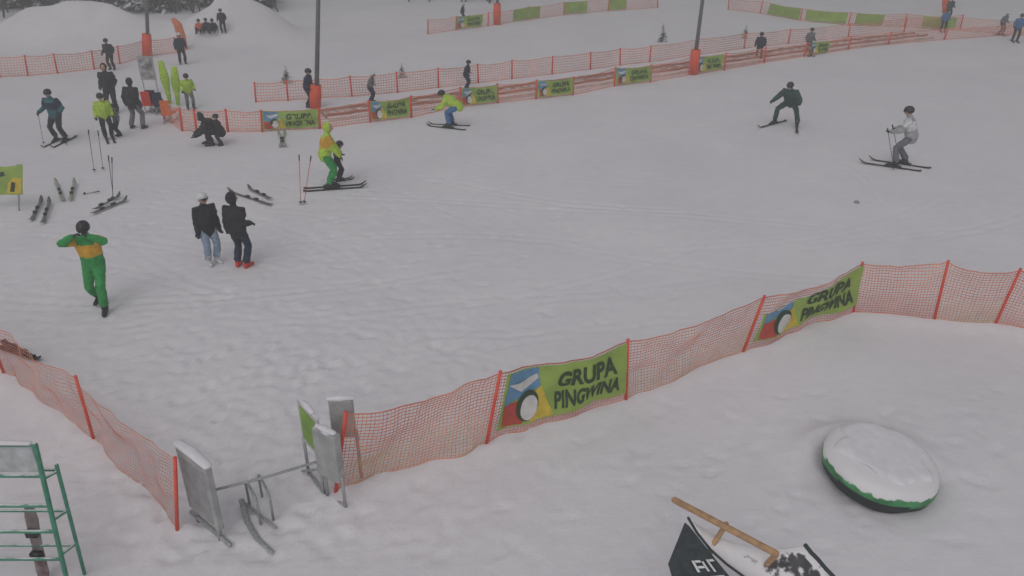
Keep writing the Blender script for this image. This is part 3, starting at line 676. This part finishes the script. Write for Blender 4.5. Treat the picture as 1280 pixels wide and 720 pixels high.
def stuck_poles(items,col=DARK):
    g=G(*items[0][0]); E=empty("ski_poles",g); b=B()
    for bs,tp_ in items:
        p=G(*bs); t=topat(p,*tp_); pole_mesh(b,t-g,p-g,col)
    b.obj("poles",E)
stuck_poles([((118,215),(111,167)),((129,213),(123,168))]); stuck_poles([((142,250),(136,200)),((141,250),(140,202))])
stuck_poles([((376,256),(374,199)),((380,255),(388,200))],PRED); stuck_poles([((103,243),(119,240))]) 
E=empty("green_sign_banner"); b=B(); p=flat(24,264); q=flat(-26,262)
tA=topat(p,22,206); tB=topat(q,-30,204)
b.add(*loft([p,tA],[.02,.02],n=8),STEEL); b.add(*loft([q,tB],[.02,.02],n=8),STEEL)
b.obj("posts",E)
bb_=banner((q,tB),(p,tA),0.0,1.15,.35,1.0,full=False,text=False,seed=9,name="panel",nseed=2); bb_.parent=E
E=empty("info_board",G(190,118)); b=B(); b.add(*box((0,0,.95),(.55,.05,.85)),M("board_grey",(.38,.37,.38),.6,.1,10)); b.add(*box((0,-.03,.95),(.45,.01,.70)),M("poster",(.24,.18,.20),.6,.6,7,col2=(.5,.5,.5))); 
for sx in(-.24,.24): b.add(*loft([(sx,0,-.05),(sx,0,.6)],[.02,.02],n=8),STEEL)
b.obj("board",E,False)
def paddle(px,py,h,dx):
    E=empty("lime_foam_marker",G(px,py)); b=B(); b.add(*loft([(0,0,0),(dx*.3,0,h*.35),(dx*.5,0,h*.6),(dx,0,h)],[(.06,.05),(.10,.05),(.17,.05),(.10,.05)],(1,0,0),n=14),cloth("foam",(.40,.60,.06))); b.obj("marker",E)
paddle(213,130,1.45,-.05); paddle(223,132,1.3,.10)
for px,py,c in((196,138,DARK),(204,141,NAVY),(190,140,RED),(214,152,ORG)):
    E=empty("kick_sled",G(px,py)); b=B()
    for sx in(-.12,.12): b.add(*loft([(sx,-.35,.04),(sx,.3,.04),(sx,.42,.16)],[(.02,.015)]*3,(1,0,0),n=6),STEEL)
    b.add(*box((0,0,.30),(.32,.6,.06)),c); b.add(*box((0,-.25,.52),(.30,.05,.45)),c)
    for sx in(-.12,.12): b.add(*loft([(sx,-.2,.05),(sx,-.2,.3)],[.015,.015],n=6),STEEL); b.add(*loft([(sx,.2,.05),(sx,.2,.3)],[.015,.015],n=6),STEEL)
    b.obj("sled",E,False,.01)
E=empty("orange_inflatable_post",G(228,62)); b=B(); b.add(*loft([(0,0,0),(.05,0,.6),(0,0,1.1),(-.15,0,1.3)],[.24,.20,.18,.12],n=14),M("pad_fabric",(.70,.22,.10),.7,.2,3)); b.obj("post",E)
E=empty("snow_clod",G(1071,254)); b=B(); b.add(*ell((0,0,.03),(.07,.05,.04),None,10,7,fn=lambda p:p*(1+.3*noise.noise(p*20))),M("clod",(.30,.29,.30),.9)); b.obj("clod",E)

# ------------------------------------------------------------------ trees
NEED=M("needles",(.05,.075,.06),.9,.4,3,snow=.25); BARK=M("bark",(.07,.055,.045),.9,.3,8); TWIG=M("twigs",(.10,.085,.075),.9,.3,5)
def conifer(b,p,h,r,seed,dens=1.0):
    R=random.Random(seed); p=Vector(p)
    b.add(*loft([p+Vector((0,0,-.2)),p+Vector((0,0,h))],[h*.022,.01],n=6,cap=False),BARK)
    nl=int(h*3.2*dens)+5; V=[];F=[]
    for i in range(nl):
        z=h*(.10+.88*i/nl); rr=r*(1-i/nl)**.85+.05; nb=int(7+5*rr/r)
        for k in range(nb):
            a=R.uniform(0,6.28); L=rr*R.uniform(.65,1.15); d=Vector((math.cos(a),math.sin(a),0)); s=Vector((-d.y,d.x,0))
            for q in range(3):
                t0=q/3; c=p+Vector((0,0,z))+d*L*(t0+.1)+Vector((0,0,-L*.35*t0)); e=p+Vector((0,0,z))+d*L*(t0+.45)+Vector((0,0,-L*.35*(t0+.4)))+s*L*R.uniform(-.15,.15)
                wv=L*.20*(1-t0*.5)+.03*min(1,h/3); o=len(V); dr=Vector((0,0,-wv*.6)); V+=[c,c.lerp(e,.6)+s*wv+dr,e,c.lerp(e,.6)-s*wv+dr]; F+=[(o,o+1,o+2),(o,o+2,o+3)]
    b.add(V,F,NEED)
def bare(b,p,h,seed):
    R=random.Random(seed); p=Vector(p); V=[];F=[]
    def br(a,d,L,r,lev):
        e=a+d*L; s=d.cross(Vector((R.random(),R.random(),R.random()))).normalized(); s2=d.cross(s); o=len(V)
        for q in(0,1,2):
            an=q*2.09; V.append(a+(s*math.cos(an)+s2*math.sin(an))*r)
        for q in(0,1,2):
            an=q*2.09; V.append(e+(s*math.cos(an)+s2*math.sin(an))*r*.55)
        for q in range(3): F.append((o+q,o+(q+1)%3,o+3+(q+1)%3,o+3+q))
        if lev>0:
            for k in range(R.randint(3,4)):
                nd=(d+Vector((R.uniform(-.8,.8),R.uniform(-.8,.8),R.uniform(-.1,.6)))).normalized(); br(a.lerp(e,R.uniform(.35,1)),nd,L*R.uniform(.5,.75),r*.6,lev-1)
    for k in range(3): br(p,Vector((R.uniform(-.4,.4),R.uniform(-.4,.4),1)).normalized(),h*.4,.05,4)
    b.add(V,F,TWIG)
b=B(); sd=0
def scatter(x0,x1,y0,y1,n,kind,h0=1.8,h1=4.5):
    global sd
    for i in range(n):
        sd+=1; x=random.uniform(x0,x1); y=random.uniform(y0,y1); z=hz(x,y)
        if kind=='c': conifer(b,(x,y,z),random.uniform(4,9),random.uniform(1.2,2),sd,.8)
        else: bare(b,(x,y,z),random.uniform(h0,h1),sd)
scatter(-45,-29,46.5,51,24,'b',1,3); scatter(-30,-13,48.5,52,40,'b',.9,3); scatter(-45,-13,51,62,26,'c'); scatter(-14,14,62,72,12,'c'); scatter(-7,-1,53.5,56,8,'b',1,2); scatter(14,55,68,80,16,'c'); scatter(20,50,60,66,14,'b')
b.obj("distant_tree_line",None,False)
for px,py,h in((359,103,.65),(503,97,.55),(828,52,.85),(931,48,.65)):
    g=G(px,py); bb=B(); conifer(bb,(0,0,0),h,h*.28,px,3); o=bb.obj("pine_sapling",None,False); o.location=g
